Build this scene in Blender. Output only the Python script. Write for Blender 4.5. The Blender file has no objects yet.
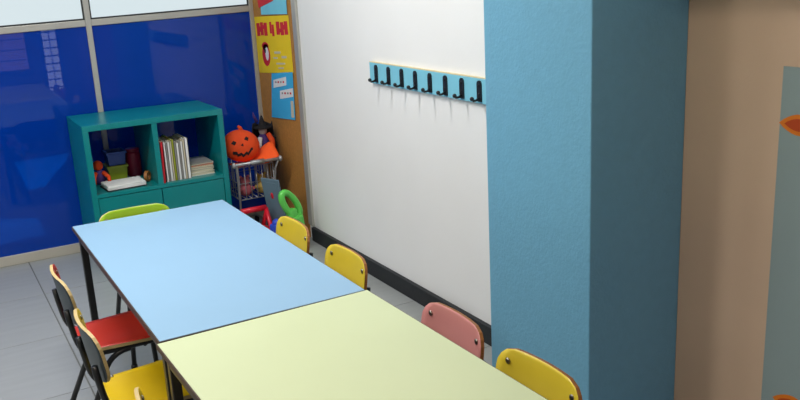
import bpy, bmesh, math, random
from mathutils import Vector, Matrix

# ------------------------------------------------------------------ camera, world, lights, exposure
scene = bpy.context.scene
C = scene.collection
PI = math.pi
R = math.radians
rnd = random.Random(7)

EYE = Vector((0.0, 0.0, 1.5))
FPX, YAW, PITCH, ROLL = 856.4, 0.50831, 0.26694, -0.05177
fw = Vector((math.sin(YAW) * math.cos(PITCH), math.cos(YAW) * math.cos(PITCH), -math.sin(PITCH)))
rt = Vector((math.cos(YAW), -math.sin(YAW), 0))
up = rt.cross(fw)
rt2 = math.cos(ROLL) * rt + math.sin(ROLL) * up
up2 = -math.sin(ROLL) * rt + math.cos(ROLL) * up
cam_data = bpy.data.cameras.new('camera')
cam = bpy.data.objects.new('camera', cam_data)
C.objects.link(cam)
cam_data.sensor_width = 36.0
cam_data.lens = FPX / 800.0 * 36.0
cam_data.clip_start = 0.02
cam.matrix_world = Matrix(((rt2.x, up2.x, -fw.x, EYE.x), (rt2.y, up2.y, -fw.y, EYE.y),
                           (rt2.z, up2.z, -fw.z, EYE.z), (0, 0, 0, 1)))
scene.camera = cam

world = bpy.data.worlds.new('world')
scene.world = world
world.use_nodes = True
world.node_tree.nodes['Background'].inputs[0].default_value = (0.75, 0.85, 1.0, 1)
world.node_tree.nodes['Background'].inputs[1].default_value = 0.6

vs = scene.view_settings
vs.view_transform = 'Standard'
vs.look = 'None'
vs.exposure = 0.25
vs.gamma = 1.0
vs.use_curve_mapping = False

CEIL = 2.60
# ceiling luminaires: (x, y, watts); last two added to light beige wall and mats
LAMPS = [(0.55, 3.05, 30.0), (-1.35, 3.05, 32.0), (0.0, 1.15, 13.0), (0.6, 7.0, 190.0)]
for lx, ly, lw in LAMPS:
    ld = bpy.data.lights.new('ceiling_light_beam', 'AREA')
    ld.shape = 'RECTANGLE'
    ld.size, ld.size_y = 1.16, 0.16
    ld.energy = lw
    ld.color = (1.0, 0.86, 0.70) if ly < 2 else (1.0, 0.98, 0.95)   # added near lamp is tinted warm for the beige wall
    lo = bpy.data.objects.new('ceiling_light_beam', ld)
    lo.location = (lx, ly, CEIL - 0.062)
    C.objects.link(lo)

# ------------------------------------------------------------------ materials
def s2l(c):
    c = c / 255.0
    return c / 12.92 if c <= 0.04045 else ((c + 0.055) / 1.055) ** 2.4

def rgb(r, g, b):
    return (s2l(r), s2l(g), s2l(b), 1.0)

def mat(name, col, rough=0.5, metal=0.0, var=0.0, vscale=8.0, bump=0.0, bscale=60.0, coat=0.0,
        emit=None, estr=0.0, stretch=None, spec=0.5):
    m = bpy.data.materials.new(name)
    m.use_nodes = True
    nt = m.node_tree
    p = nt.nodes['Principled BSDF']
    p.inputs['Base Color'].default_value = col
    p.inputs['Roughness'].default_value = rough
    p.inputs['Metallic'].default_value = metal
    p.inputs['Specular IOR Level'].default_value = spec
    if coat:
        p.inputs['Coat Weight'].default_value = coat
        p.inputs['Coat Roughness'].default_value = 0.03
    tc = None
    if var or bump:
        tc = nt.nodes.new('ShaderNodeTexCoord')
        mp = nt.nodes.new('ShaderNodeMapping')
        nt.links.new(tc.outputs['Object'], mp.inputs[0])
        if stretch:
            mp.inputs['Scale'].default_value = stretch
    if var:
        n = nt.nodes.new('ShaderNodeTexNoise')
        n.inputs['Scale'].default_value = vscale
        n.inputs['Detail'].default_value = 6
        nt.links.new(mp.outputs[0], n.inputs['Vector'])
        cr = nt.nodes.new('ShaderNodeMapRange')
        cr.inputs['From Min'].default_value = 0.3
        cr.inputs['From Max'].default_value = 0.7
        cr.inputs['To Min'].default_value = 1.0 - var
        cr.inputs['To Max'].default_value = 1.0 + var
        nt.links.new(n.outputs['Fac'], cr.inputs['Value'])
        mx = nt.nodes.new('ShaderNodeMix')
        mx.data_type = 'RGBA'
        mx.blend_type = 'MULTIPLY'
        mx.inputs['Factor'].default_value = 1.0
        mx.inputs['A'].default_value = col
        nt.links.new(cr.outputs['Result'], mx.inputs['B'])
        nt.links.new(mx.outputs['Result'], p.inputs['Base Color'])
    if bump:
        n2 = nt.nodes.new('ShaderNodeTexNoise')
        n2.inputs['Scale'].default_value = bscale
        n2.inputs['Detail'].default_value = 4
        nt.links.new(mp.outputs[0], n2.inputs['Vector'])
        b = nt.nodes.new('ShaderNodeBump')
        b.inputs['Strength'].default_value = bump
        b.inputs['Distance'].default_value = 0.01
        nt.links.new(n2.outputs['Fac'], b.inputs['Height'])
        nt.links.new(b.outputs['Normal'], p.inputs['Normal'])
    if emit:
        p.inputs['Emission Color'].default_value = emit
        p.inputs['Emission Strength'].default_value = estr
    return m

M = {}
M['white_wall'] = mat('white_wall_panel', rgb(240, 240, 239), 0.55, var=0.015, vscale=3, bump=0.04, bscale=90)
M['plain_wall'] = mat('plain_white_paint', rgb(214, 212, 206), 0.7, var=0.02)
M['tan_wall'] = mat('beige_paint', rgb(216, 186, 158), 0.7, var=0.03, vscale=4, bump=0.05, bscale=120)
M['pillar'] = mat('light_blue_stippled_paint', rgb(112, 172, 202), 0.5, var=0.03, vscale=30, bump=0.16, bscale=95)
M['ceiling'] = mat('ceiling_paint', rgb(225, 225, 220), 0.8, var=0.01)
M['grout'] = mat('grey_grout', rgb(120, 122, 120), 0.8, var=0.05)
M['tile'] = mat('grey_porcelain_tile', rgb(154, 157, 156), 0.38, var=0.05, vscale=5, stretch=(0.6, 5, 1))
M['alu'] = mat('brushed_aluminium', rgb(186, 184, 176), 0.4, metal=0.35, var=0.02)
M['gasket'] = mat('black_rubber_gasket', rgb(40, 42, 44), 0.6, var=0.05)
M['blue_pane'] = mat('royal_blue_glossy_panel', rgb(4, 62, 168), 0.012, var=0.03, vscale=2, spec=0.45)
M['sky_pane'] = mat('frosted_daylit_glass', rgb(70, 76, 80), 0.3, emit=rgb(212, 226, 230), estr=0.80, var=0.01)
M['beige_base'] = mat('beige_metal_skirting', rgb(186, 180, 168), 0.5, var=0.03)
M['black_trim'] = mat('black_skirting', rgb(32, 35, 38), 0.7, var=0.06, vscale=20, bump=0.1)
M['teal'] = mat('teal_lacquered_board', rgb(4, 126, 128), 0.3, var=0.03, vscale=6)
M['table_blue'] = mat('pale_blue_laminate', rgb(144, 182, 213), 0.4, var=0.012, vscale=5, spec=0.4)
M['table_yellow'] = mat('pale_yellow_laminate', rgb(208, 218, 176), 0.4, var=0.012, vscale=5, spec=0.4)
M['edge_brown'] = mat('dark_brown_edge_band', rgb(74, 52, 44), 0.5, var=0.1, vscale=30)
M['black_metal'] = mat('black_powder_coat', rgb(28, 30, 32), 0.35, var=0.05)
M['steel'] = mat('zinc_bolt', rgb(150, 145, 135), 0.3, metal=1.0, var=0.05)
M['ply'] = mat('birch_plywood_edge', rgb(204, 180, 124), 0.5, var=0.12, vscale=30, stretch=(1, 1, 12))
M['ply_dark'] = mat('brown_plywood_edge', rgb(150, 96, 44), 0.5, var=0.15, vscale=30, stretch=(1, 1, 12))
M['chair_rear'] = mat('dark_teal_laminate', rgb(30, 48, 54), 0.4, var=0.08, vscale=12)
for k, c in dict(yellow=(224, 198, 54), mustard=(226, 190, 10), pink=(206, 136, 132), red=(202, 52, 36),
                 green=(150, 184, 24)).items():
    M['lam_' + k] = mat(k + '_laminate', rgb(*c), 0.35, var=0.03, vscale=14)
M['cork'] = mat('brown_cork', rgb(176, 122, 54), 0.85, var=0.12, vscale=70, bump=0.2, bscale=200)
M['hook_board'] = mat('sky_blue_board', rgb(128, 200, 222), 0.5, var=0.03)
M['hook_cream'] = mat('cream_board_edge', rgb(214, 200, 160), 0.6, var=0.05)

def paper(name, c, rough=0.75):
    return mat(name, rgb(*c), rough, var=0.03, vscale=12)

M['p_yellow'] = paper('yellow_paper', (240, 205, 20))
M['p_cyan'] = paper('sky_blue_paper', (60, 176, 226))
M['p_aqua'] = paper('pale_aqua_paper', (120, 205, 228))
M['p_red'] = paper('red_paper', (206, 28, 44))
M['p_white'] = paper('white_paper', (232, 232, 230))
M['p_cream'] = paper('cream_paper', (206, 196, 170))
M['p_black'] = paper('black_paper', (24, 22, 26))
M['p_grey'] = paper('grey_card', (150, 148, 144))
M['p_lime'] = paper('lime_card', (150, 160, 40))
M['p_panel'] = mat('greyblue_wall_panel', rgb(146, 164, 164), 0.6, var=0.03, vscale=5)
M['p_orange'] = paper('orange_paper', (226, 124, 20))
M['p_dorange'] = paper('dark_orange_paper', (190, 70, 10))
M['p_leaf'] = paper('leaf_green_paper', (96, 120, 40))
M['felt_orange'] = mat('orange_felt', rgb(226, 72, 14), 0.8, var=0.06, vscale=30, bump=0.15)
M['felt_bright'] = mat('bright_orange_cloth', rgb(255, 92, 18), 0.75, var=0.05, vscale=20)
M['felt_black'] = mat('black_felt', rgb(22, 18, 20), 0.9, var=0.05)
M['felt_purple'] = mat('purple_cloth', rgb(70, 44, 110), 0.8, var=0.15, vscale=20)
M['felt_white'] = mat('white_cloth', rgb(215, 212, 210), 0.8, var=0.04)
M['chrome'] = mat('silver_plastic', rgb(168, 170, 172), 0.35, metal=0.5, var=0.03)
M['pl_red'] = mat('red_plastic', rgb(206, 20, 44), 0.35, var=0.04)
M['pl_blue'] = mat('blue_plastic', rgb(36, 70, 190), 0.35, var=0.04)
M['pl_green'] = mat('bright_green_plastic', rgb(96, 204, 84), 0.35, var=0.04)
M['pl_olive'] = mat('olive_plastic', rgb(150, 165, 40), 0.4, var=0.04)
M['pl_navy'] = mat('mid_blue_plastic', rgb(44, 74, 150), 0.4, var=0.04)
M['pl_maroon'] = mat('maroon_plastic', rgb(130, 24, 60), 0.4, var=0.04)
M['pl_tan'] = mat('tan_plush', rgb(178, 150, 80), 0.9, var=0.1, vscale=40, bump=0.2)
M['pl_pink'] = mat('dusky_pink_plush', rgb(170, 90, 100), 0.9, var=0.1, vscale=40, bump=0.2)
M['slate'] = mat('slate_blue_board', rgb(96, 120, 136), 0.5, var=0.08, vscale=10)
M['dark'] = mat('dark_rubber', rgb(26, 26, 28), 0.6, var=0.05)
M['blind'] = mat('backlit_mauve_blind', rgb(160, 140, 150), 0.7, emit=rgb(170, 140, 165), estr=2.2, var=0.02)
M['daylight'] = mat('daylit_window_glass', rgb(210, 220, 235), 0.3, emit=rgb(215, 225, 255), estr=3.2, var=0.01)
M['lamp'] = mat('lamp_diffuser', rgb(240, 240, 235), 0.5, emit=(1, 0.97, 0.92, 1), estr=3.0, var=0.005)

# the blue panels are tinted film on glass: a little of the next room shows through
nt = M['blue_pane'].node_tree
pr = nt.nodes['Principled BSDF']
tr_ = nt.nodes.new('ShaderNodeBsdfTransparent')
tr_.inputs[0].default_value = (0.02, 0.45, 0.95, 1)
mxs = nt.nodes.new('ShaderNodeMixShader')
mxs.inputs[0].default_value = 0.22
nt.links.new(pr.outputs[0], mxs.inputs[1])
nt.links.new(tr_.outputs[0], mxs.inputs[2])
nt.links.new(mxs.outputs[0], nt.nodes['Material Output'].inputs[0])
M['next_floor'] = mat('dark_blue_carpet', rgb(40, 52, 80), 0.9, var=0.08, vscale=30)
M['mat_blue'] = mat('light_blue_foam', rgb(170, 205, 225), 0.7, var=0.03)

# ------------------------------------------------------------------ mesh helpers
class MB:
    def __init__(self):
        self.v, self.f, self.mi, self.sm = [], [], [], []

    def add(self, vs_, fs, mi=0, smooth=False):
        o = len(self.v)
        self.v += [tuple(p) for p in vs_]
        for k, f in enumerate(fs):
            self.f.append(tuple(i + o for i in f))
            self.mi.append(mi[k] if isinstance(mi, list) else mi)
            self.sm.append(smooth)
        return self

    def box(self, lo, hi, mi=0, mtx=None, bev=0.0):
        if bev > 0:
            bm = bmesh.new()
            bmesh.ops.create_cube(bm, size=1.0)
            for p in bm.verts:
                p.co = Vector([lo[i] + (p.co[i] + 0.5) * (hi[i] - lo[i]) for i in range(3)])
            bmesh.ops.bevel(bm, geom=list(bm.edges), offset=bev, segments=2, profile=0.5, affect='EDGES')
            bm.verts.ensure_lookup_table()
            vs_ = [p.co.copy() for p in bm.verts]
            fs = [[q.index for q in f.verts] for f in bm.faces]
            bm.free()
        else:
            x0, y0, z0 = lo
            x1, y1, z1 = hi
            vs_ = [Vector(p) for p in ((x0, y0, z0), (x1, y0, z0), (x1, y1, z0), (x0, y1, z0),
                                       (x0, y0, z1), (x1, y0, z1), (x1, y1, z1), (x0, y1, z1))]
            fs = [(0, 3, 2, 1), (4, 5, 6, 7), (0, 1, 5, 4), (1, 2, 6, 5), (2, 3, 7, 6), (3, 0, 4, 7)]
        if mtx is not None:
            vs_ = [mtx @ p for p in vs_]
        return self.add(vs_, fs, mi)

    def tube(self, pts, r, n=10, mi=0, closed=False):
        pts = [Vector(p) for p in pts]
        N = len(pts)
        rs = r if isinstance(r, (list, tuple)) else [r] * N
        rings, prev = [], None
        for i, p in enumerate(pts):
            if closed:
                t = (pts[(i + 1) % N] - pts[i - 1]).normalized()
            else:
                t = (pts[min(i + 1, N - 1)] - pts[max(i - 1, 0)]).normalized()
            if prev is None:
                a = Vector((0, 0, 1)) if abs(t.z) < 0.9 else Vector((1, 0, 0))
                u = t.cross(a).normalized()
            else:
                u = (prev - t * prev.dot(t)).normalized()
            prev = u
            w = t.cross(u)
            rings.append([p + rs[i] * (math.cos(2 * PI * k / n) * u + math.sin(2 * PI * k / n) * w) for k in range(n)])
        vs_ = [q for ring in rings for q in ring]
        fs = []
        for i in range(N if closed else N - 1):
            j = (i + 1) % N
            for k in range(n):
                fs.append((i * n + k, i * n + (k + 1) % n, j * n + (k + 1) % n, j * n + k))
        if not closed:
            fs.append(tuple(range(n))[::-1])
            fs.append(tuple((N - 1) * n + k for k in range(n)))
        return self.add(vs_, fs, mi, True)

    def lathe(self, prof, n=16, mi=0, mtx=None, ribs=None):
        vs_, fs = [], []
        P = len(prof)
        for i, (r, z) in enumerate(prof):
            for k in range(n):
                a = 2 * PI * k / n
                q = r * (1.0 + (ribs[0] * abs(math.cos(ribs[1] * a / 2)) - ribs[0] if ribs else 0))
                vs_.append(Vector((q * math.cos(a), q * math.sin(a), z)))
        for i in range(P - 1):
            for k in range(n):
                fs.append((i * n + k, i * n + (k + 1) % n, (i + 1) * n + (k + 1) % n, (i + 1) * n + k))
        fs.append(tuple(range(n))[::-1])
        fs.append(tuple((P - 1) * n + k for k in range(n)))
        if mtx is not None:
            vs_ = [mtx @ p for p in vs_]
        return self.add(vs_, fs, mi, True)

    def ball(self, c, r, n=14, mi=0, mtx=None):
        rr = r if isinstance(r, (list, tuple)) else (r, r, r)
        m = Matrix.Translation(Vector(c)) @ Matrix.Diagonal((rr[0], rr[1], rr[2], 1))
        if mtx is not None:
            m = mtx @ m
        h = n // 2 + 1
        prof = [(max(math.sin(PI * i / h), 0.02), -math.cos(PI * i / h)) for i in range(h + 1)]
        return self.lathe(prof, n, mi, m)

    def prism(self, poly, t, frame, mi=0):
        """poly: (u,v) outline, extruded by t along the frame's normal. frame = (origin, uvec, vvec, nvec)"""
        o, u, v, nn = [Vector(a) for a in frame]
        n = len(poly)
        a = [o + u * p[0] + v * p[1] for p in poly]
        b = [p + nn * t for p in a]
        fs = [tuple(range(n))[::-1], tuple(range(n, 2 * n))]
        fs += [(i, (i + 1) % n, n + (i + 1) % n, n + i) for i in range(n)]
        return self.add(a + b, fs, mi)

    def mesh(self, name, mats, smooth_all=False):
        me = bpy.data.meshes.new(name)
        me.from_pydata(self.v, [], self.f)
        for m in (mats if isinstance(mats, (list, tuple)) else [mats]):
            me.materials.append(m)
        for p, mi, sm in zip(me.polygons, self.mi, self.sm):
            p.material_index = mi
            p.use_smooth = sm or smooth_all
        bm = bmesh.new()
        bm.from_mesh(me)
        bmesh.ops.recalc_face_normals(bm, faces=bm.faces)
        bm.to_mesh(me)
        bm.free()
        me.update()
        return me

    def build(self, name, mats, parent=None, smooth_all=False):
        o = bpy.data.objects.new(name, self.mesh(name, mats, smooth_all))
        C.objects.link(o)
        if parent is not None:
            o.parent = parent
        return o

def tag(o, label=None, cat=None, group=None, kind=None):
    if label: o['label'] = label
    if cat: o['category'] = cat
    if group: o['group'] = group
    if kind: o['kind'] = kind
    return o

def thing(name, label, cat, loc=(0, 0, 0), rz=0.0, group=None):
    o = bpy.data.objects.new(name, None)
    o.empty_display_size = 0.05
    o.location = loc
    o.rotation_euler = (0, 0, rz)
    C.objects.link(o)
    return tag(o, label, cat, group)

def struct(name, mb, m, label, cat='wall'):
    o = mb.build(name, m)
    return tag(o, label, cat, kind='structure')

def copy_tree(o, parent=None):
    c = o.copy()
    C.objects.link(c)
    c.parent = parent
    for ch in list(o.children):
        copy_tree(ch, c)
    return c

def bx(lo, hi, name, m, parent=None, bev=0.0):
    return MB().box(lo, hi, bev=bev).build(name, m, parent)

def rounded(w, h, r, n=5):
    """rounded rectangle outline centred on 0"""
    out = []
    for cx, cy, a0 in ((w / 2 - r, h / 2 - r, 0), (-w / 2 + r, h / 2 - r, 90), (-w / 2 + r, -h / 2 + r, 180), (w / 2 - r, -h / 2 + r, 270)):
        for k in range(n + 1):
            a = R(a0 + 90.0 * k / n)
            out.append((cx + r * math.cos(a), cy + r * math.sin(a)))
    return out

def bez(p0, p1, p2, n=6):
    p0, p1, p2 = Vector(p0), Vector(p1), Vector(p2)
    return [(1 - t) ** 2 * p0 + 2 * t * (1 - t) * p1 + t * t * p2 for t in [i / n for i in range(n + 1)]]

# ------------------------------------------------------------------ the room
XW, XT, YP = 1.86, 2.04, 5.025        # white wall, beige alcove wall, partition
XL, YB = -3.2, -2.4                   # far out of view: left wall and the wall behind the camera
PX, PY0, PY1 = 1.66, 1.835, 2.354     # pillar

floor = struct('floor', MB().box((XL, YB, -0.12), (XT, YP + 0.1, -0.004)), M['grout'], 'light grey porcelain tile floor', 'floor')
TX, TY, G = 1.2, 0.6, 0.0035
tile_mesh = MB().box((G, 0.0015, -0.006), (TX - G, TY - 0.0015, 0.0), bev=0.0012).mesh('tile', M['tile'])
xj, yj = 0.392, 4.415
ix0, iy0 = math.floor((XL - xj) / TX), math.floor((YB - yj) / TY)
for i in range(ix0, 3):
    for j in range(iy0, 3):
        x0, y0 = xj + i * TX, yj + j * TY
        x1, y1 = x0 + TX, y0 + TY
        cx0, cx1, cy0, cy1 = max(x0, XL), min(x1, XT), max(y0, YB), min(y1, YP)
        if cx1 - cx0 < 0.03 or cy1 - cy0 < 0.03:
            continue
        t = bpy.data.objects.new('tile', tile_mesh)
        t.location = (cx0, cy0, 0)
        t.scale = ((cx1 - cx0) / TX, (cy1 - cy0) / TY, 1)
        t.parent = floor
        C.objects.link(t)

struct('ceiling', MB().box((XL - 0.1, YB - 0.1, CEIL), (XT + 0.1, YP + 0.1, CEIL + 0.1)), M['ceiling'], 'plain white ceiling above the room', 'ceiling')
struct('wall_right', MB().box((XW, PY0 + 0.1, 0), (XW + 0.28, YP + 0.1, CEIL)), M['white_wall'], 'white wall panel with coat hooks')
struct('wall_alcove', MB().box((XT, YB - 0.1, 0), (XT + 0.1, PY0 + 0.1, CEIL)), M['tan_wall'], 'beige painted wall beyond the blue pillar')
struct('pillar', MB().box((PX, PY0, 0), (XT, PY1, CEIL), bev=0.004), M['pillar'], 'light blue painted square pillar with stippled surface', 'pillar')
struct('wall_left', MB().box((XL - 0.1, YB - 0.1, 0), (XL, YP + 0.1, CEIL)), M['plain_wall'], 'plain white wall across the room')
struct('wall_back', MB().box((XL, YB - 0.1, 0), (XT, YB, CEIL)), M['plain_wall'], 'plain white wall opposite the blue partition')
struct('baseboard_right', MB().box((XW - 0.022, PY0 + 0.1, 0), (XW, 4.36, 0.079), bev=0.002), M['black_trim'], 'black skirting strip along the white wall', 'skirting')
struct('trim_1', MB().box((XW - 0.016, 4.356, 0.085), (XW, 4.395, CEIL), bev=0.002).box((XW - 0.009, 4.395, 0.085), (XW, 4.425, CEIL)), M['alu'], 'aluminium edge profile beside the white wall panel', 'trim')

# aluminium partition with blue glossy panels below and daylit glass above
wf = tag(bpy.data.objects.new('wall_far', None), 'aluminium framed partition with royal blue panels and bright upper panes', 'partition', kind='structure')
C.objects.link(wf)
bx((XL, YP + 0.045, 1.34), (XW + 0.1, YP + 0.1, CEIL), 'backing', M['plain_wall'], wf)
# the room behind the partition, dimly seen through the blue panels
struct('floor_2', MB().box((XL, YP + 0.1, -0.12), (3.4, 9.6, -0.004)), M['next_floor'], 'dark carpet of the room behind the partition', 'floor')
struct('wall_next_room', MB().box((XL, 9.5, 0), (3.4, 9.6, CEIL)).box((3.3, YP + 0.1, 0), (3.4, 9.5, CEIL)).box((XL - 0.1, YP + 0.1, 0), (XL, 9.6, CEIL)), M['next_floor'], 'dark walls of the room behind the partition')
struct('ceiling_2', MB().box((XL - 0.1, YP + 0.1, CEIL), (3.5, 9.7, CEIL + 0.1)), M['ceiling'], 'ceiling of the room behind the partition', 'ceiling')
xs = [XL + 0.02, -2.86, -1.92, -0.98, -0.04, 0.895, 1.8435]
for k, x in enumerate(xs):
    bx((x - 0.015, YP - 0.012, 0.055), (x + 0.015, YP + 0.03, CEIL - 0.01), 'mullion', M['alu'], wf, bev=0.003)
RS = 0.017   # the rail climbs a little towards the corner
for a, b in zip(xs[:-1], xs[1:]):
    cx = (a + b) / 2
    hw = (b - a) / 2 - 0.015
    zc = 1.2735 + RS * (cx - 0.45)
    mt = Matrix.Translation((cx, YP, zc)) @ Matrix.Rotation(-RS, 4, 'Y')
    MB().box((-hw, -0.01, -0.0175), (hw, 0.03, 0.0175), mtx=mt, bev=0.003).build('rail', M['alu'], wf)
    bx((a + 0.015, YP, 0.055), (b - 0.015, YP + 0.012, zc), 'blue_panel', M['blue_pane'], wf)
    bx((a + 0.015, YP + 0.004, zc), (b - 0.015, YP + 0.014, CEIL - 0.01), 'glass_pane', M['sky_pane'], wf)
    g = MB().box((-hw, -0.002, 0.017), (hw, 0.004, 0.026), mtx=mt)
    g.build('gasket', M['gasket'], wf)
    for g0 in (a + 0.015, b - 0.023):
        bx((g0, YP - 0.002, zc), (g0 + 0.008, YP + 0.004, CEIL - 0.01), 'gasket', M['gasket'], wf)
bx((XL, YP - 0.014, 0), (XW, YP + 0.03, 0.055), 'skirting', M['beige_base'], wf, bev=0.003)

# windows behind the camera, seen only as reflections in the blue panels
w1 = tag(bpy.data.objects.new('window_1', None), 'window with mauve slatted blind opposite the partition', 'window', kind='structure')
C.objects.link(w1)
bx((0.2, YB, 0.35), (1.42, YB + 0.02, 1.7), 'frame', M['alu'], w1)
for k in range(9):
    bx((0.25, YB + 0.022, 0.42 + k * 0.135), (1.38, YB + 0.03, 0.42 + k * 0.135 + 0.12), 'slat', M['blind'], w1)
w2 = tag(bpy.data.objects.new('window_2', None), 'narrow window with a grid of small panes opposite the partition', 'window', kind='structure')
C.objects.link(w2)
bx((1.56, YB, 0.0), (1.82, YB + 0.02, 1.7), 'frame', M['alu'], w2)
for i in range(2):
    for k in range(14):
        bx((1.60 + i * 0.095, YB + 0.02, 0.05 + k * 0.105), (1.68 + i * 0.095, YB + 0.026, 0.135 + k * 0.105), 'pane', M['daylight'], w2)

def patch_mat(label, corners):  # mats added to give the blue panel its pale patches
    m_ = MB()
    a_ = [Vector((p[0], p[1], 0.002)) for p in corners]
    n_ = len(a_)
    cc = sum(a_, Vector()) / n_
    b2 = [p + Vector((0, 0, 0.02)) for p in a_]
    b3 = [p.lerp(cc, 0.03) + Vector((0, 0, 0.026)) for p in a_]
    fs_ = [tuple(range(n_))[::-1], tuple(range(2 * n_, 3 * n_))]
    for o_ in (0, n_):
        fs_ += [(o_ + i, o_ + (i + 1) % n_, o_ + n_ + (i + 1) % n_, o_ + n_ + i) for i in range(n_)]
    m_.add(a_ + b2 + b3, fs_)
    return tag(m_.build('patch_mat', M['mat_blue']), label, 'mat', 'mats added for the pale panel patches')
patch_mat('light blue mat added for a pale patch, far behind the blue panel', [(0.648, 7.98), (1.12, 8.05), (1.0, 7.6), (0.84, 7.15), (0.74, 6.82), (0.608, 6.79)])
patch_mat('light blue mat added for a pale patch, just behind the blue panel', [(0.16, 6.14), (0.565, 5.88), (0.548, 5.44), (0.10, 5.37)])

# ceiling luminaires
lamp_root = None
for k, (lx, ly, lw) in enumerate(LAMPS):
    nm = ['above the blue table', 'over the middle of the room', 'added over the yellow table to warm the beige wall', 'added behind the partition to light the mats'][k]
    t = thing('ceiling_light', 'long white ceiling luminaire ' + nm, 'ceiling light', (lx, ly, CEIL), 0, 'ceiling luminaires')
    bx((-0.62, -0.12, -0.05), (0.62, 0.12, 0.0), 'housing', M['plain_wall'], t, bev=0.006)
    bx((-0.59, -0.09, -0.056), (0.59, 0.09, -0.05), 'diffuser', M['lamp'], t)

# unseen cupboard added above the view to drop a shadow on the beige wall
t = thing('shadow_cupboard', 'unseen white cupboard added to shade the top of the beige wall', 'cupboard', (XT, 0.9, 1.43))
bx((-0.15, -0.9, 0.0), (0, 0.93, 0.6), 'body', M['plain_wall'], t, bev=0.003)
for k in range(3):
    d = bx((-0.168, -0.89 + k * 0.61, 0.01), (-0.15, -0.29 + k * 0.61, 0.59), 'door', M['plain_wall'], t, bev=0.003)
    bx((-0.19, -0.36 + k * 0.61, 0.06), (-0.168, -0.34 + k * 0.61, 0.16), 'handle', M['steel'], d, bev=0.003)

# ------------------------------------------------------------------ tables
def table(name, label, cx, cy, L, W, h, topm, rz=0.0):
    t = thing(name, label, 'table', (cx, cy, 0), rz)
    top = MB().box((-W / 2, -L / 2, h - 0.016), (W / 2, L / 2, h - 0.0015)).build('tabletop_edge', M['edge_brown'], t)
    MB().box((-W / 2 + 0.003, -L / 2 + 0.003, h - 0.0015), (W / 2 - 0.003, L / 2 - 0.003, h)).build('tabletop', topm, t)
    a = MB()
    ix, iy = W / 2 - 0.028, L / 2 - 0.045
    zb, zt = h - 0.056, h - 0.0165
    for s in (-1, 1):
        a.box((s * ix - 0.0125, -iy, zb), (s * ix + 0.0125, iy, zt))
        a.box((-ix, s * iy - 0.0125, zb), (ix, s * iy + 0.0125, zt))
    a.build('apron_frame', M['black_metal'], t)
    lg = MB().box((-0.0135, -0.0135, 0.012), (0.0135, 0.0135, zt), bev=0.003).mesh('leg', M['black_metal'])
    ft = MB().box((-0.018, -0.018, 0.0), (0.018, 0.018, 0.02), bev=0.003).mesh('foot', M['dark'])
    for sx in (-1, 1):
        for sy in (-1, 1):
            l = bpy.data.objects.new('leg', lg)
            l.location = (sx * ix, sy * iy, 0)
            l.parent = t
            C.objects.link(l)
            f = bpy.data.objects.new('foot', ft)
            f.parent = l
            C.objects.link(f)
    return t

TH = 0.55
table('school_table', 'pale blue laminate school table in front of the teal bookcase', 0.774, 2.878, 1.353, 0.634, TH, M['table_blue'])
table('school_table', 'pale yellow laminate school table joined to the blue table end', 0.7805, 1.521, 1.353, 0.650, TH, M['table_yellow'], R(0.75))

# ------------------------------------------------------------------ chairs
def curved_plate(w, h, r, thick, fn, nu=14, nv=10, mi=(0, 1, 2), taper=0.0):
    """plate with rounded corners. fn(u,v) -> (point, normal)"""
    mb = MB()
    def half(v):
        d = min(v + h / 2, h / 2 - v)
        ww = w / 2 - taper * (0.5 - v / h)
        if d >= r: return ww
        return ww - r + math.sqrt(max(r * r - (r - d) ** 2, 0))
    vv = []
    for j in range(nv + 1):
        s = j / nv
        v = -h / 2 + h * (0.5 - 0.5 * math.cos(PI * s)) * 0.6 + h * s * 0.4 - 0.0
        v = -h / 2 + (v + h / 2)
        vv.append(v)
    fr, bk = [], []
    for v in vv:
        hw = half(v)
        for i in range(nu + 1):
            u = -hw + 2 * hw * i / nu
            p, n = fn(u, v)
            fr.append(p + n * thick / 2)
            bk.append(p - n * thick / 2)
    W = nu + 1
    q = [(j * W + i, j * W + i + 1, (j + 1) * W + i + 1, (j + 1) * W + i) for j in range(nv) for i in range(nu)]
    N = len(fr)
    rim = [i for i in range(W)] + [j * W + nu for j in range(1, nv + 1)] + [nv * W + i for i in range(nu - 1, -1, -1)] + [j * W for j in range(nv - 1, 0, -1)]
    fs, ms = [], []
    for a in q:
        fs.append(a); ms.append(mi[0])
        fs.append(tuple(N + k for k in a[::-1])); ms.append(mi[1])
    for k in range(len(rim)):
        a, b = rim[k], rim[(k + 1) % len(rim)]
        fs.append((a, N + a, N + b, b)); ms.append(mi[2])
    mb.add(fr + bk, fs, ms, False)
    return mb

BT = 0.578          # top of the backrest
def back_fn(u, v):
    vz = BT - 0.0775 + v
    y = -0.178 - 0.10 * v / 0.17 * 0.25 + 0.95 * u * u
    n = Vector((-1.9 * u, 1.0, 0.15)).normalized()
    return Vector((u, y, vz)), n

def seat_fn(u, v):
    z = 0.328 - 0.010 * math.exp(-((u / 0.1) ** 2)) * math.exp(-(((v + 0.03) / 0.1) ** 2))
    if v > 0.09: z -= (v - 0.09) ** 2 * 2.2
    if v < -0.11: z += (v + 0.11) ** 2 * 3.0
    return Vector((u, v, z)), Vector((0, 0, 1))

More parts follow.
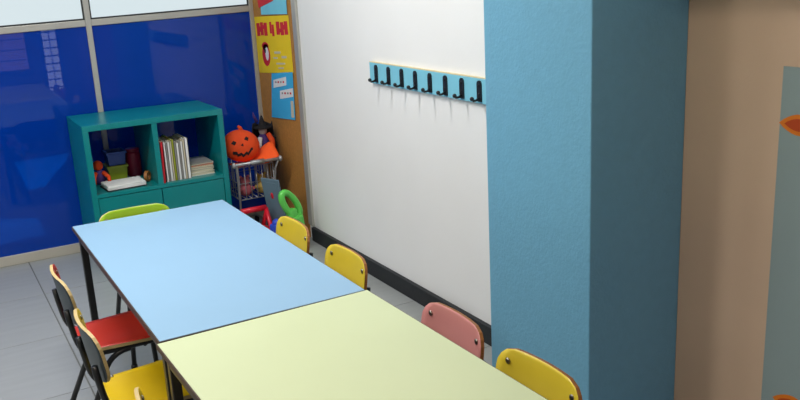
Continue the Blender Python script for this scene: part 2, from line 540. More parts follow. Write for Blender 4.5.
back_parts, chair_meshes = {}, {}
def chair_kit():
    k = {}
    legs = []
    for s in (-1, 1):
        x = s * 0.118
        # continuous side tube: backrest upright, under the seat, front leg
        p = [(x, -0.181, BT - 0.095), (x, -0.176, 0.44)] + bez((x, -0.168, 0.39), (x, -0.155, 0.311), (x, -0.10, 0.310), 6)
        p += bez((x, 0.075, 0.310), (s * 0.122, 0.118, 0.310), (s * 0.126, 0.122, 0.255), 6) + [(s * 0.142, 0.135, 0.012)]
        k['side_tube', s] = MB().tube(p, 0.0095, 10).mesh('side_tube', M['black_metal'])
        q = bez((x, 0.0, 0.303), (x, -0.06, 0.302), (s * 0.121, -0.085, 0.255), 5) + [(s * 0.142, -0.195, 0.012)]
        k['rear_leg', s] = MB().tube(q, 0.0095, 10).mesh('rear_leg', M['black_metal'])
        f = MB()
        f.lathe([(0.013, 0.0), (0.013, 0.018), (0.0105, 0.024)], 10, mtx=Matrix.Translation((s * 0.142, 0.135, 0)))
        k['front_foot', s] = f.mesh('foot', M['dark'])
        f = MB()
        f.lathe([(0.013, 0.0), (0.013, 0.018), (0.0105, 0.024)], 10, mtx=Matrix.Translation((s * 0.142, -0.195, 0)))
        k['rear_foot', s] = f.mesh('foot', M['dark'])
        b = MB()
        pc, nn = back_fn(x, 0.0775 - 0.036)
        b.ball(pc + nn * 0.006, (0.0085, 0.004, 0.0085), 10)
        k['back_bolt', s] = b.mesh('bolt', M['steel'])
        for nm, yy in (('seat_bolt_front', 0.07), ('seat_bolt_rear', -0.105)):
            b = MB()
            ps, _ = seat_fn(x, yy)
            b.ball(ps + Vector((0, 0, 0.006)), (0.007, 0.007, 0.003), 8)
            k[nm, s] = b.mesh('bolt', M['steel'])
    k['crossbar'] = MB().tube([(-0.118, 0.05, 0.303), (0.118, 0.05, 0.303)], 0.008, 8).mesh('crossbar', M['black_metal'])
    return k
KIT = chair_kit()

def chair(label, color, edge, x, y, rz, group='small school chairs around the tables', rear='chair_rear'):
    t = thing('school_chair', label, 'chair', (x, y, 0), rz, group)
    key = (color, edge)
    if key not in back_parts:
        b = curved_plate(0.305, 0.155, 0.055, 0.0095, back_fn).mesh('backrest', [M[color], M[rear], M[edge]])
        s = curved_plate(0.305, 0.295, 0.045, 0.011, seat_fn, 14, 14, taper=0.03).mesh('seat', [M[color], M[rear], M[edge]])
        for me in (b, s):
            for p in me.polygons: p.use_smooth = p.material_index < 2
        back_parts[key] = (b, s)
    b, s = back_parts[key]
    def part(name, me, par):
        o = bpy.data.objects.new(name, me)
        o.parent = par
        C.objects.link(o)
        return o
    bo, so = part('backrest', b, t), part('seat', s, t)
    part('crossbar', KIT['crossbar'], t)
    for sd in (-1, 1):
        st = part('side_tube', KIT['side_tube', sd], t)
        rl = part('rear_leg', KIT['rear_leg', sd], t)
        part('foot', KIT['front_foot', sd], st)
        part('foot', KIT['rear_foot', sd], rl)
        part('bolt', KIT['back_bolt', sd], bo)
        part('bolt', KIT['seat_bolt_front', sd], so)
        part('bolt', KIT['seat_bolt_rear', sd], so)
    return t

XR = 0.996
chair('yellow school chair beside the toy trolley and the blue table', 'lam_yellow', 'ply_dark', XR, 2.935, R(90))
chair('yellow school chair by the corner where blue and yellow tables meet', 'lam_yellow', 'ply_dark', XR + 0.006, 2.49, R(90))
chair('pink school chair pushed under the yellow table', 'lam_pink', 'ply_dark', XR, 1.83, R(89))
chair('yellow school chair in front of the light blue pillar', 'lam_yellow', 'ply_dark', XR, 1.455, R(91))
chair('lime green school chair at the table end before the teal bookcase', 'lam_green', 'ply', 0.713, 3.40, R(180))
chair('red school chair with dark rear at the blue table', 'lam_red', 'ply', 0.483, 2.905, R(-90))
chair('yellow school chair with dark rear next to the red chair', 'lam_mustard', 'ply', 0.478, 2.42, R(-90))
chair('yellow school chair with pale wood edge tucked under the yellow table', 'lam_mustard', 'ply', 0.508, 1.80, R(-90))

# ------------------------------------------------------------------ coat rack
XH = XW - 0.018
t = thing('coat_rack', 'sky blue coat rack board with eight black hooks on the white wall', 'coat rack', (XW, 3.0, 1.03))
y0, y1 = 2.42, 3.535
b = MB().box((-0.016, y0 - 3.0, -0.048), (0, y1 - 3.0, 0.047), bev=0.002)
b.build('board', M['hook_board'], t)
MB().box((-0.0155, y0 - 3.0, 0.047), (0, y1 - 3.0, 0.0505)).build('board_top_edge', M['hook_cream'], t)
hk = MB()
plate = [(0.014 * math.cos(R(a)), 0.026 + 0.014 * math.sin(R(a))) for a in range(0, 181, 30)] + [(-0.014, -0.04), (0.014, -0.04)]
hk.prism(plate, -0.005, ((-0.016, 0, 0), (0, 1, 0), (0, 0, 1), (1, 0, 0)))
hkm = hk.mesh('hook', M['black_metal'])
arm = MB().tube([(-0.02, 0, -0.026), (-0.034, 0, -0.034), (-0.046, 0, -0.034), (-0.052, 0, -0.028)], 0.005, 8)
arm.ball((-0.053, 0, -0.026), 0.0085, 10)
armm = arm.mesh('hook_arm', M['black_metal'])
scm = MB().ball((-0.0215, 0, 0), (0.003, 0.005, 0.005), 8).mesh('screw', M['dark'])
for y in (3.468, 3.352, 3.235, 3.120, 3.003, 2.886, 2.768, 2.650):
    h = bpy.data.objects.new('hook', hkm); h.location = (0, y - 3.0, 0); h.parent = t; C.objects.link(h)
    a = bpy.data.objects.new('hook_arm', armm); a.parent = h; C.objects.link(a)
    for z in (0.022, -0.012):
        a = bpy.data.objects.new('screw', scm); a.location = (0, 0, z); a.parent = h; C.objects.link(a)

# ------------------------------------------------------------------ cork board and posters (on the white wall's plane, next to the partition)
XC = XW - 0.008
t = tag(MB().box((XC, 4.425, 0.0), (XW, YP - 0.014, CEIL)).build('cork_board', M['cork']), 'tall brown cork pinboard between the blue partition and white wall', 'pinboard')
def quad_sheet(name, m, TL, TR, BR, BL, x, thick=0.0015, parent=None):
    """corners as (y, z) on the wall; sheet with its own thickness"""
    mb = MB()
    a = [Vector((x, p[0], p[1])) for p in (TL, TR, BR, BL)]
    bq = [p + Vector((-thick, 0, 0)) for p in a]
    mb.add(a + bq, [(0, 1, 2, 3), (4, 7, 6, 5), (0, 4, 5, 1), (1, 5, 6, 2), (2, 6, 7, 3), (3, 7, 4, 0)])
    return mb.build(name, m, parent)

Q = ((5.003, 1.246), (4.474, 1.268), (4.468, 0.951), (5.000, 0.912))
def uv(u, v, q=Q):
    a = Vector(q[0]).lerp(Vector(q[1]), u)
    c = Vector(q[3]).lerp(Vector(q[2]), u)
    return a.lerp(c, v)
def sub(name, m, u0, v0, u1, v1, x, q=Q, parent=None, thick=0.0008):
    return quad_sheet(name, m, uv(u0, v0, q), uv(u1, v0, q), uv(u1, v1, q), uv(u0, v1, q), x, thick, parent)
yp = thing('poster', 'yellow paper poster with red block lettering and a red figure', 'poster', (0, 0, 0))
sheet = quad_sheet('sheet', M['p_yellow'], *Q, XC - 0.0005, 0.0015, yp)
XS = XC - 0.002
# bold red cut-out lettering, too blurred to read: strokes as cut shapes
def strokes(u0, u1, segs):
    for a, b_, c, d in segs:
        sub('cut_out_letter', M['p_red'], u0 + (u1 - u0) * a, 0.10 + 0.24 * b_, u0 + (u1 - u0) * c, 0.10 + 0.24 * d, XS, Q, yp)
strokes(0.05, 0.37, [(0, .05, .3, 1), (.3, .3, .36, .7), (.36, 0, .64, .96), (.64, .2, .7, .5), (.7, .04, 1, 1)])
strokes(0.44, 0.58, [(.05, 0, .45, .85), (.5, .2, .95, 1.05)])
strokes(0.64, 0.96, [(0, 0, .3, .95), (.3, .5, .37, .8), (.37, .05, .66, 1), (.66, .25, .71, .6), (.71, 0, 1, .97)])
def ell(cu, cv, ru, rv, m, x, name, q=Q, parent=yp, n=16, th=0.0008):
    mb = MB()
    pts = [uv(cu + ru * math.cos(2 * PI * k / n), cv + rv * math.sin(2 * PI * k / n), q) for k in range(n)]
    a = [Vector((x, p[0], p[1])) for p in pts]
    bq = [p + Vector((-th, 0, 0)) for p in a]
    mb.add(a + bq, [tuple(range(n)), tuple(range(n, 2 * n))[::-1]] + [(i, n + i, n + (i + 1) % n, (i + 1) % n) for i in range(n)])
    return mb.build(name, m, parent)
ell(0.26, 0.52, 0.10, 0.07, M['p_red'], XS, 'red_cap')
ell(0.27, 0.68, 0.12, 0.20, M['p_red'], XS, 'red_figure')
ell(0.30, 0.66, 0.05, 0.12, M['p_white'], XS - 0.0008, 'white_middle')
ell(0.25, 0.60, 0.025, 0.05, M['p_black'], XS - 0.0016, 'dark_mark')
for (a, b_, c, d) in ((.52, .62, .70, .66), (.48, .72, .60, .75), (.72, .70, .86, .74), (.55, .82, .80, .85), (.6, .9, .75, .93)):
    sub('pale_scribble', M['p_cream'], a, b_, c, d, XS, Q, yp)

Q2 = ((4.79, 0.925), (4.470, 0.957), (4.487, 0.684), (4.85, 0.656))
bp = thing('poster', 'bright blue paper poster with two white caption labels', 'poster', (0, 0, 0))
quad_sheet('sheet', M['p_cyan'], *Q2, XC - 0.0045, 0.0015, bp)
for (u0, v0, u1, v1) in ((0.10, 0.12, 0.70, 0.30), (0.40, 0.36, 0.98, 0.54)):
    lab = quad_sheet('caption_label', M['p_white'], uv(u0, v0 + .03, Q2), uv(u1, v0 - .03, Q2), uv(u1, v1 - .03, Q2), uv(u0, v1 + .03, Q2), XC - 0.006, 0.0008, bp)
    for s in range(4):
        a = u0 + 0.08 + 0.12 * s
        sub('scribble', M['p_red'] if s % 2 else M['p_grey'], a, v0 + .06, a + 0.07, v0 + .10, XC - 0.0068, Q2, lab, 0.0004)
sub('pale_strip', M['p_cream'], 0.86, 0.6, 0.97, 0.95, XC - 0.006, Q2, bp)

Q3 = ((4.86, 1.56), (4.47, 1.56), (4.478, 1.274), (4.872, 1.262))
tp = thing('poster', 'pale aqua paper poster with a red patch above the yellow poster', 'poster', (0, 0, 0))
quad_sheet('sheet', M['p_aqua'], *Q3, XC - 0.0045, 0.0015, tp)
quad_sheet('red_patch', M['p_red'], (4.93, 1.42), (4.65, 1.45), (4.66, 1.345), (4.90, 1.30), XC - 0.0065, 0.001, tp)

# ------------------------------------------------------------------ alcove wall panel with cut-out flowers
XPn = XT - 0.006
pn = thing('wall_panel', 'grey blue display panel with orange paper flower petals on beige wall', 'display panel', (XT, 1.0, 0))
MB().box((-0.006, -0.75, -0.0 + 0.06), (0, 0.499, 1.188), bev=0.001).build('sheet', M['p_panel'], pn)
def leaf(cy, cz, ln, wd, ang, m, x, name, par):
    n = 9
    up_, dn = [], []
    for k in range(n + 1):
        s = k / n
        w = wd * math.sin(PI * s) ** 0.8 * (1.0 - 0.25 * (s - 0.5))
        up_.append((ln * (s - 0.5), w / 2)); dn.append((ln * (s - 0.5), -w / 2))
    poly = up_ + dn[-2:0:-1]
    ca, sa = math.cos(ang), math.sin(ang)
    return MB().prism(poly, 0.0012, ((x, cy, cz), (0, -ca, sa), (0, sa, ca), (-1, 0, 0))).build(name, m, par)
def flower(cy, cz, sc, n, a0):
    for k in range(n):
        a = a0 + 2 * PI * k / n
        cyk, czk = cy + -math.cos(a) * 0.075 * sc, cz + math.sin(a) * 0.075 * sc
        p = leaf(cyk - 1.0, czk, 0.12 * sc, 0.058 * sc, a, M['p_orange'], -0.0062, 'petal', pn)
        leaf(cyk - 1.0, czk, 0.085 * sc, 0.034 * sc, a, M['p_dorange'], -0.0075, 'petal_marking', p)
flower(1.365, 1.035, 1.0, 4, 0.0)
flower(1.325, 0.222, 1.0, 4, 0.0)
leaf(0.385, 0.80, 0.04, 0.03, R(20), M['p_orange'], -0.0062, 'leaf', pn)

# ------------------------------------------------------------------ teal bookcase
BX0, BX1, BY0, BY1, BH = 0.705, 1.448, 4.55, 5.0, 0.79
t = thing('bookcase', 'teal bookcase with two open cubbies above two doors', 'bookcase', (BX0, BY0, 0), 0)
w, d = BX1 - BX0, BY1 - BY0
T = 0.030
bx((0, 0, 0), (T, d, BH - T), 'side_panel', M['teal'], t, bev=0.0015)
bx((w - T, 0, 0), (w, d, BH - T), 'side_panel', M['teal'], t, bev=0.0015)
bx((0, 0, BH - T), (w, d, BH), 'top_panel', M['teal'], t, bev=0.0015)
bx((T, 0.004, 0.405), (w - T, d, 0.425), 'shelf', M['teal'], t, bev=0.001)
bx((T, 0.004, 0.0), (w - T, d, T), 'bottom_panel', M['teal'], t, bev=0.001)
mx_ = w / 2 - 0.006
bx((mx_ - 0.014, 0.003, 0.425), (mx_ + 0.014, d, BH - T), 'divider', M['teal'], t, bev=0.001)
for a, b_ in ((T + 0.002, mx_ - 0.002), (mx_ + 0.002, w - T - 0.002)):
    bx((a, 0.006, T + 0.003), (b_, 0.022, 0.401), 'door', M['teal'], t, bev=0.002)
SZ = 0.4255   # top of the shelf board

def wbox(name, label, cat, lo, hi, m, rz=0.0, bev=0.002, group=None):
    """box thing with its own origin at its base centre"""
    c = ((lo[0] + hi[0]) / 2, (lo[1] + hi[1]) / 2, lo[2])
    t_ = thing(name, label, cat, c, rz, group)
    return t_, (hi[0] - lo[0]) / 2, (hi[1] - lo[1]) / 2, hi[2] - lo[2]

# left cubby
def tub(label, m, cx, cy, z, wx, wy, h):
    t_ = thing('plastic_tub', label, 'tub', (cx, cy, z))
    mb = MB()
    def ring(k, zz, ins=0.0): return [(-wx * k / 2 + ins, -wy * k / 2 + ins, zz), (wx * k / 2 - ins, -wy * k / 2 + ins, zz), (wx * k / 2 - ins, wy * k / 2 - ins, zz), (-wx * k / 2 + ins, wy * k / 2 - ins, zz)]
    vs_ = ring(0.86, 0) + ring(1.0, h) + ring(1.0, h, 0.004) + ring(0.86, 0.004, 0.004)
    fs = [(3, 2, 1, 0), (12, 13, 14, 15)]
    for a in (0, 4, 8):
        fs += [(a + i, a + (i + 1) % 4, a + 4 + (i + 1) % 4, a + 4 + i) for i in range(4)]
    mb.add(vs_, fs)
    mb.build('tub_body', m, t_)
    r = MB()
    for lo, hi in (((-wx / 2 - .005, -wy / 2 - .005), (wx / 2 + .005, -wy / 2 + .001)), ((-wx / 2 - .005, wy / 2 - .001), (wx / 2 + .005, wy / 2 + .005)),
                   ((-wx / 2 - .005, -wy / 2), (-wx / 2 + .001, wy / 2)), ((wx / 2 - .001, -wy / 2), (wx / 2 + .005, wy / 2))):
        r.box((lo[0], lo[1], h - 0.012), (hi[0], hi[1], h))
    r.build('tub_rim', m, t_)
tub('olive green plastic tub in the bookcase under a blue tub', M['pl_olive'], 0.902, 4.86, SZ, 0.105, 0.12, 0.088)
tub('mid blue plastic tub stacked on the olive tub', M['pl_navy'], 0.905, 4.86, SZ + 0.0885, 0.10, 0.115, 0.075)
tj = thing('storage_jar', 'maroon plastic jar beside the stacked tubs in the bookcase', 'jar', (1.008, 4.885, SZ))
MB().lathe([(0.036, 0), (0.042, 0.008), (0.042, 0.125), (0.036, 0.14)], 20).build('jar_body', M['pl_maroon'], tj)
MB().lathe([(0.039, 0.1405), (0.04, 0.155), (0.034, 0.16)], 20).build('lid', M['pl_maroon'], tj)
tb = thing('toy_figure', 'small orange and purple toy figure in the bookcase corner', 'toy', (0.795, 4.78, SZ))
MB().ball((0, 0, 0.045), (0.034, 0.032, 0.045)).build('body', M['felt_purple'], tb)
MB().ball((0, 0, 0.108), (0.028, 0.027, 0.028)).build('head', M['felt_orange'], tb)
MB().tube([(0.02, -0.02, 0.07), (0.04, -0.05, 0.05), (0.042, -0.06, 0.02)], [0.012, 0.011, 0.009], 8).tube([(-0.02, -0.02, 0.07), (-0.036, -0.05, 0.05), (-0.036, -0.06, 0.02)], [0.012, 0.011, 0.009], 8).build('arms', M['felt_orange'], tb)
pp = thing('paper_stack', 'stack of white paper sheets lying in the left bookcase cubby', 'paper', (0.893, 4.655, SZ), R(4))
MB().box((-0.105, -0.075, 0.0), (0.105, 0.085, 0.006), bev=0.001).build('folder', M['p_black'], pp)
for k in range(7):
    o = bx((-0.098, -0.07, 0.0062 + k * 0.003), (0.102, 0.078, 0.0062 + k * 0.003 + 0.0028), 'paper_sheet', M['p_white'], pp)
    o.rotation_euler = (0, 0, R(rnd.uniform(-2.5, 2.5)))
rl = thing('tape_roll', 'tan roll of tape beside the white paper stack', 'tape roll', (1.030, 4.68, SZ), R(55))
prof = MB()
n = 20
for a, b_ in ((0.018, 0.03),):
    vs_, fs = [], []
    for k in range(n):
        an = 2 * PI * k / n
        for r_, yy in ((a, -0.009), (b_, -0.009), (b_, 0.009), (a, 0.009)):
            vs_.append((r_ * math.cos(an), yy, 0.03 + r_ * math.sin(an)))
    for k in range(n):
        j = (k + 1) % n
        for e in range(4):
            fs.append((k * 4 + e, k * 4 + (e + 1) % 4, j * 4 + (e + 1) % 4, j * 4 + e))
    prof.add(vs_, fs)
prof.build('tape', M['ply_dark'], rl)

# right cubby: upright notebooks and a flat pile
def book(label, m, x, w_, h, lean=0.0, dep=0.20, y=4.59, group='upright notebooks in the bookcase'):
    t_ = thing('notebook', label, 'book', (x, y, SZ), 0, group)
    t_.rotation_euler = (0, lean, 0)
    c = MB().box((0, 0.0, 0), (w_ * 0.16, dep, h)).box((w_ * 0.84, 0.0, 0), (w_, dep, h)).box((0, 0, 0), (w_, 0.0018, h))
    c.build('cover', m, t_)
    MB().box((w_ * 0.165, 0.003, 0.003), (w_ * 0.835, dep - 0.003, h - 0.003)).build('pages', M['p_cream'], t_)
x = 1.107
def put(label, m, w_, h, lean=0.0):
    global x
    lift = 0.0
    book(label, m, x, w_, h, lean)
    x += w_ + 0.0006
book('red notebook leaning at the left of the upright row', M['p_red'], 1.0875, 0.015, 0.225, R(1.5), y=4.575)
x = 1.113
cols = [('p_white', .012, .232), ('p_grey', .010, .224), ('p_white', .014, .228), ('p_cream', .010, .232), ('p_lime', .012, .238), ('p_grey', .011, .222),
        ('p_white', .014, .216), ('p_grey', .010, .226), ('p_white', .012, .22), ('p_cream', .011, .228), ('p_white', .020, .236)]
for k, (mm, w_, h) in enumerate(cols):
    lab = {'p_lime': 'lime green notebook in the middle of the upright row'}.get(mm, 'thin %s notebook standing in the upright row' % {'p_white': 'white', 'p_grey': 'grey', 'p_cream': 'cream'}.get(mm))
    if k == len(cols) - 1: lab = 'thick white binder at the end of the notebook row by the flat pile'
    put(lab, M[mm], w_ * 0.95, h * 0.95)
z = SZ
for k, (mm, h) in enumerate((('p_white', .018), ('p_cream', .014), ('p_grey', .012), ('p_cream', .010), ('p_dorange', .006), ('p_grey', .008))):
    t_ = thing('flat_book', ['white book at the bottom of the flat pile in the bookcase', 'cream book second from the bottom of the flat pile', 'grey book in the middle of the flat pile',
                        'cream book just above the grey one in the flat pile', 'thin brown booklet near the top of the flat pile', 'grey booklet on top of the flat pile'][k], 'book',
               (1.322, 4.72, z), R(rnd.uniform(-4, 4)), 'flat pile of books in the bookcase')
    MB().box((-0.068, -0.1, 0), (0.068, 0.1, 0.0015)).box((-0.068, -0.1, h - 0.0018), (0.068, 0.1, h - 0.0003)).box((-0.068, -0.1, 0), (-0.0665, 0.1, h - 0.0003)).build('cover', M[mm], t_)
    MB().box((-0.066, -0.098, 0.0016), (0.066, 0.098, h - 0.0019)).build('pages', M['p_cream'], t_)
    z += h

# ------------------------------------------------------------------ toy corner
tr = thing('toy_trolley', 'silver wire toy shopping trolley in the corner beside the bookcase', 'toy trolley', (1.625, 4.56, 0))
hb = MB().tube([(-0.137, 0, 0.462), (0.137, 0, 0.462)], 0.009, 10)
h_ = hb.build('handle_bar', M['chrome'], tr)
MB().tube([(-0.04, 0, 0.463), (0.04, 0, 0.463)], 0.014, 10).build('grip', M['chrome'], h_)
for s in (-1, 1):
    MB().ball((s * 0.14, 0, 0.462), (0.012, 0.016, 0.018), 10).build('end_cap', M['chrome'], h_)
    MB().tube([(s * 0.125, 0.0, 0.458), (s * 0.115, 0.03, 0.40), (s * 0.108, 0.05, 0.25), (s * 0.108, 0.06, 0.06)], 0.006, 8).build('upright', M['chrome'], tr)
bk = MB()
X0, X1, Ya, Yb, Z0, Z1 = -0.105, 0.105, 0.04, 0.36, 0.245, 0.435
for zz in (Z0, 0.34, Z1):
    rr = 0.004 if zz != 0.34 else 0.0025
    bk.tube([(X0, Ya, zz), (X1, Ya, zz), (X1, Yb, zz), (X0, Yb, zz)], rr, 6, closed=True)
bk.build('basket_rim', M['chrome'], tr)
for k in range(7):
    xx = X0 + (X1 - X0) * k / 6
    MB().tube([(xx, Ya, Z0), (xx, Ya, Z1)], 0.0028, 6).build('wire', M['chrome'], tr)
    MB().tube([(xx, Yb, Z1), (xx, Yb, Z0), (xx, Ya, Z0)], 0.0025, 6).build('wire', M['chrome'], tr)
for k in range(1, 8):
    yy = Ya + (Yb - Ya) * k / 8
    for sx in (X0, X1):
        MB().tube([(sx, yy, Z0), (sx, yy, Z1)], 0.0025, 6).build('wire', M['chrome'], tr)
bs = MB().tube([(-0.108, 0.06, 0.06), (0.108, 0.06, 0.06), (0.09, 0.36, 0.05), (-0.09, 0.36, 0.05)], 0.007, 8, closed=True)
bs.build('base_frame', M['chrome'], tr)
for sx, yy in ((-0.105, 0.06), (0.105, 0.06), (-0.088, 0.355), (0.088, 0.355)):
    MB().lathe([(0.02, -0.008), (0.024, -0.004), (0.024, 0.004), (0.02, 0.008)], 14, mtx=Matrix.Translation((sx, yy, 0.024)) @ Matrix.Rotation(R(90), 4, 'Y')).build('wheel', M['dark'], tr)
    MB().tube([(sx, yy, 0.03), (sx, yy, 0.06)], 0.005, 6).build('caster_fork', M['chrome'], tr)

# plush toys in the basket
def plush(label, m, x, y, z, s):
    t_ = thing('plush_toy', label, 'plush toy', (x, y, z))
    MB().ball((0, 0, 0.045 * s), (0.045 * s, 0.04 * s, 0.045 * s)).build('body', m, t_)
    hd = MB().ball((0, -0.005, 0.105 * s), (0.034 * s, 0.032 * s, 0.032 * s)).build('head', m, t_)
    for q in (-1, 1):
        MB().ball((q * 0.027 * s, 0, 0.135 * s), (0.012 * s, 0.008 * s, 0.012 * s), 8).build('ear', m, hd)
        MB().ball((q * 0.045 * s, -0.02 * s, 0.055 * s), (0.014 * s, 0.03 * s, 0.014 * s), 8).build('arm', m, t_)
plush('dusky pink plush toy inside the trolley basket', M['pl_pink'], 1.572, 4.66, 0.25, 0.85)
plush('tan plush toy inside the trolley basket', M['pl_tan'], 1.676, 4.665, 0.25, 0.85)

# folded black cloth filling the back of the basket
def cloth(name, label, m, pts_fn, nu, nv, thick, cat='cloth'):
    vs_, vb, fs = [], [], []
    for j in range(nv + 1):
        for i in range(nu + 1):
            p = Vector(pts_fn(i / nu, j / nv))
            vs_.append(p); vb.append(p - Vector((0, 0, thick)))
    W = nu + 1
    N = len(vs_)
    for j in range(nv):
        for i in range(nu):
            q = (j * W + i, j * W + i + 1, (j + 1) * W + i + 1, (j + 1) * W + i)
            fs.append(q); fs.append(tuple(N + k for k in q[::-1]))
    rim = list(range(W)) + [j * W + nu for j in range(1, nv + 1)] + [nv * W + i for i in range(nu - 1, -1, -1)] + [j * W for j in range(nv - 1, 0, -1)]
    for k in range(len(rim)):
        a, b_ = rim[k], rim[(k + 1) % len(rim)]
        fs.append((a, N + a, N + b_, b_))
    mb = MB().add(vs_ + vb, fs, 0, True)
    return tag(mb.build(name, m), label, cat)
cloth('folded_cloth', 'bright orange cloth draped over the toy trolley under the pumpkin', M['felt_bright'],
      lambda u, v: (1.50 + 0.265 * u, 4.574 + 0.11 * v, 0.451 + 0.10 * max(0, u - 0.3) * (0.25 + 1.0 * v) + 0.016 * math.sin(7 * u + 2 * v) * u), 20, 12, 0.006)

# pumpkin: oblate ribbed body leaning back, face cut from black felt on its front
pk = thing('pumpkin', 'orange halloween pumpkin with black jagged grin on the trolley', 'pumpkin', (1.574, 4.665, 0.548))
PR, PD = 0.108, 0.066
def pk_surface(a, b_):
    """a: left-right, b: up-down in units of the radius, on the side facing -y"""
    rr = min(a * a + b_ * b_, 0.98)
    return Vector((PR * a, -PD * math.sqrt(1 - rr) , PR * 0.86 * b_))
pb = MB()
nn_, mm_ = 40, 16
vs_, fs = [], []
for i in range(mm_ + 1):
    th = PI * i / mm_
    for k in range(nn_):
        a = 2 * PI * k / nn_
        q = max(math.sin(th), 0.02) * (1.0 - 0.03 * (1 - abs(math.cos(4 * a))))
        vs_.append((PR * q * math.cos(a), PD * q * math.sin(a), PR * 0.86 * -math.cos(th)))
for i in range(mm_):
    for k in range(nn_):
        fs.append((i * nn_ + k, i * nn_ + (k + 1) % nn_, (i + 1) * nn_ + (k + 1) % nn_, (i + 1) * nn_ + k))
pb.add(vs_, fs, 0, True)
pb.build('pumpkin_body', M['felt_orange'], pk)
MB().tube([(-0.01, 0, 0.083), (-0.018, 0, 0.10), (-0.034, -0.003, 0.108)], [0.014, 0.011, 0.008], 8).build('stem', M['felt_orange'], pk)
def patch(poly, name):
    mb = MB()
    f = [pk_surface(*p) * 1.035 for p in poly]
    b_ = [pk_surface(*p) * 0.97 for p in poly]
    n = len(poly)
    c1 = sum(f, Vector()) / n; 
    mb.add(f + b_, [tuple(range(n)), tuple(range(n, 2 * n))[::-1]] + [(i, n + i, n + (i + 1) % n, (i + 1) % n) for i in range(n)])
    return mb.build(name, M['felt_black'], pk)
patch([(-.60, .05), (-.42, -.02), (-.36, .18), (-.50, .24)], 'eye')
patch([(0.02, .42), (.22, .36), (.24, .54), (.10, .60)], 'eye')
patch([(-.12, .02), (.04, .0), (-.02, .18)], 'nose')
mp = [(-.45, -.42), (-.25, -.40), (-.18, -.52), (-.02, -.40), (.10, -.50), (.24, -.30), (.34, -.34), (.46, -.02), (.52, .0)]
for k in range(len(mp) - 1):
    (a, b_), (c, d_) = mp[k], mp[k + 1]
    patch([(a, b_), (c, d_), (c + 0.02, d_ - 0.17), (a + 0.02, b_ - 0.15)], 'mouth_piece')
pk.rotation_euler = (R(-8), R(14), R(-12))

# witch figure behind the pumpkin
wt = thing('witch_figure', 'purple and black witch figure with orange scarf behind the pumpkin', 'figure', (1.752, 4.775, 0.452))
MB().lathe([(0.05, 0), (0.055, 0.02), (0.034, 0.10), (0.018, 0.125)], 14).build('dress', M['felt_purple'], wt)
MB().ball((0, 0, 0.145), 0.026, 12).build('head', M['felt_white'], wt)
hat = MB().lathe([(0.052, 0.160), (0.052, 0.166), (0.026, 0.168), (0.016, 0.20), (0.004, 0.235)], 14)
hat.build('hat', M['felt_black'], wt)
MB().tube([(-0.03, -0.03, 0.11), (-0.045, -0.05, 0.06), (-0.045, -0.055, 0.01)], [0.014, 0.012, 0.01], 8).build('white_sleeve', M['felt_white'], wt)
MB().tube([(0.02, -0.03, 0.13), (0.035, -0.05, 0.09), (0.03, -0.058, 0.045), (0.0, -0.062, 0.015)], [0.014, 0.017, 0.019, 0.015], 8).build('scarf', M['felt_orange'], wt)
MB().tube([(0.03, 0.0, 0.12), (0.065, -0.005, 0.09), (0.066, -0.01, 0.02)], [0.013, 0.015, 0.012], 8).build('dark_sleeve', M['felt_black'], wt)
MB().tube([(-0.03, 0.0, 0.20), (-0.045, 0.0, 0.235), (-0.05, 0.0, 0.26)], [0.01, 0.008, 0.003], 6).build('hat_feather', M['felt_purple'], wt)

cp = []
cf = []
for j in range(7):
    for i in range(9):
        a = R(-10 + 200 * i / 8)
        r_ = 0.062 + 0.016 * (1 - j / 6)
        cp.append((r_ * math.cos(a), r_ * math.sin(a) * 0.8, 0.02 + 0.165 * j / 6 + 0.012 * math.cos(i * 2.3)))
for k in range(2):
    for j in range(6):
        for i in range(8):
            q = (j * 9 + i, j * 9 + i + 1, (j + 1) * 9 + i + 1, (j + 1) * 9 + i)
            cf.append(q)
    break
MB().add(cp, cf, 0, True).build('cape', M['felt_black'], wt).modifiers.new('cloth_thickness', 'SOLIDIFY').thickness = 0.003

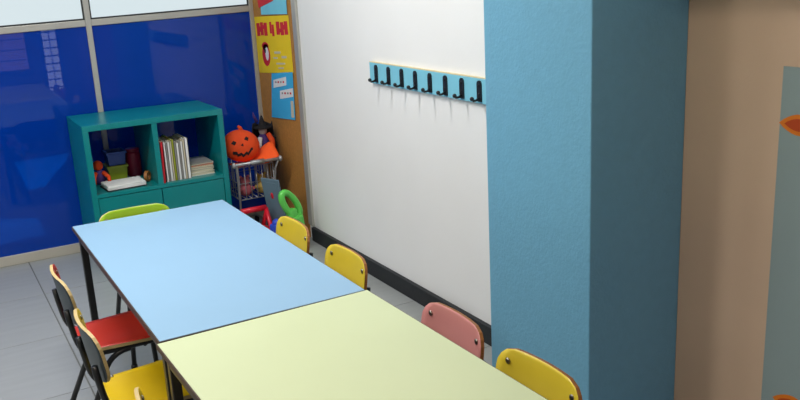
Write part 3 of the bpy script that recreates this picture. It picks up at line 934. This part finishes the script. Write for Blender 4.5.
# red plastic frame in front of the trolley
rf = thing('red_toy_frame', 'red plastic toy frame on the floor before the trolley', 'toy frame', (1.52, 4.40, 0))
for s in (-1, 1):
    MB().tube([(s * 0.075, -0.06, 0.0), (s * 0.075, -0.05, 0.13), (s * 0.07, 0.0, 0.235)], 0.013, 8).build('leg', M['pl_red'], rf)
    MB().tube([(s * 0.07, 0.0, 0.21), (s * 0.072, 0.08, 0.1), (s * 0.075, 0.1, 0.0)], 0.012, 8).build('leg', M['pl_red'], rf)
MB().tube([(-0.072, 0.0, 0.235), (0.072, 0.0, 0.235)], 0.016, 8).build('top_bar', M['pl_red'], rf)
MB().box((-0.075, -0.055, 0.10), (0.075, 0.07, 0.125), bev=0.006).build('seat', M['pl_red'], rf)

# slate board leaning towards the wall
sb = thing('slate_board', 'slate blue toy board leaning beside the green case', 'board', (1.69, 4.42, 0))
b_ = MB().box((-0.012, -0.07, 0.0), (0.0, 0.07, 0.40), bev=0.004).build('panel', M['slate'], sb)
MB().box((-0.0135, -0.06, 0.02), (-0.012, 0.06, 0.38)).build('face', M['slate'], sb)
MB().ball((-0.0135, 0.0, 0.30), (0.0025, 0.012, 0.02), 10).build('red_drawing', M['pl_red'], sb)
sb.rotation_euler = (0, R(-9), R(22))

# green toy case with looped handle
gc = thing('toy_case', 'bright green plastic toy case with looped handle by the wall', 'toy case', (1.705, 4.24, 0), R(30))
g1 = MB().box((-0.055, -0.03, 0.0), (0.055, 0.03, 0.20), bev=0.012).build('case_body', M['pl_green'], gc)
loop = []
for k in range(24):
    a = 2 * PI * k / 24
    loop.append((0.042 * math.cos(a) - 0.034 * math.sin(a), 0.0, 0.268 + 0.078 * math.sin(a)))
MB().tube(loop, 0.019, 8, closed=True).build('handle_loop', M['pl_green'], gc)
MB().box((-0.03, -0.022, 0.195), (0.022, 0.022, 0.245), bev=0.008).build('clasp', M['pl_green'], gc)
gc.rotation_euler = (R(-4), R(-4), R(20))
bb = thing('toy_ball', 'small blue toy block in front of the slate board', 'toy', (1.575, 4.21, 0), R(25))
MB().box((-0.03, -0.03, 0), (0.03, 0.03, 0.19), bev=0.01).build('block', M['pl_blue'], bb)
MB().ball((0, 0, 0.19), 0.026, 12).build('knob', M['pl_blue'], bb)
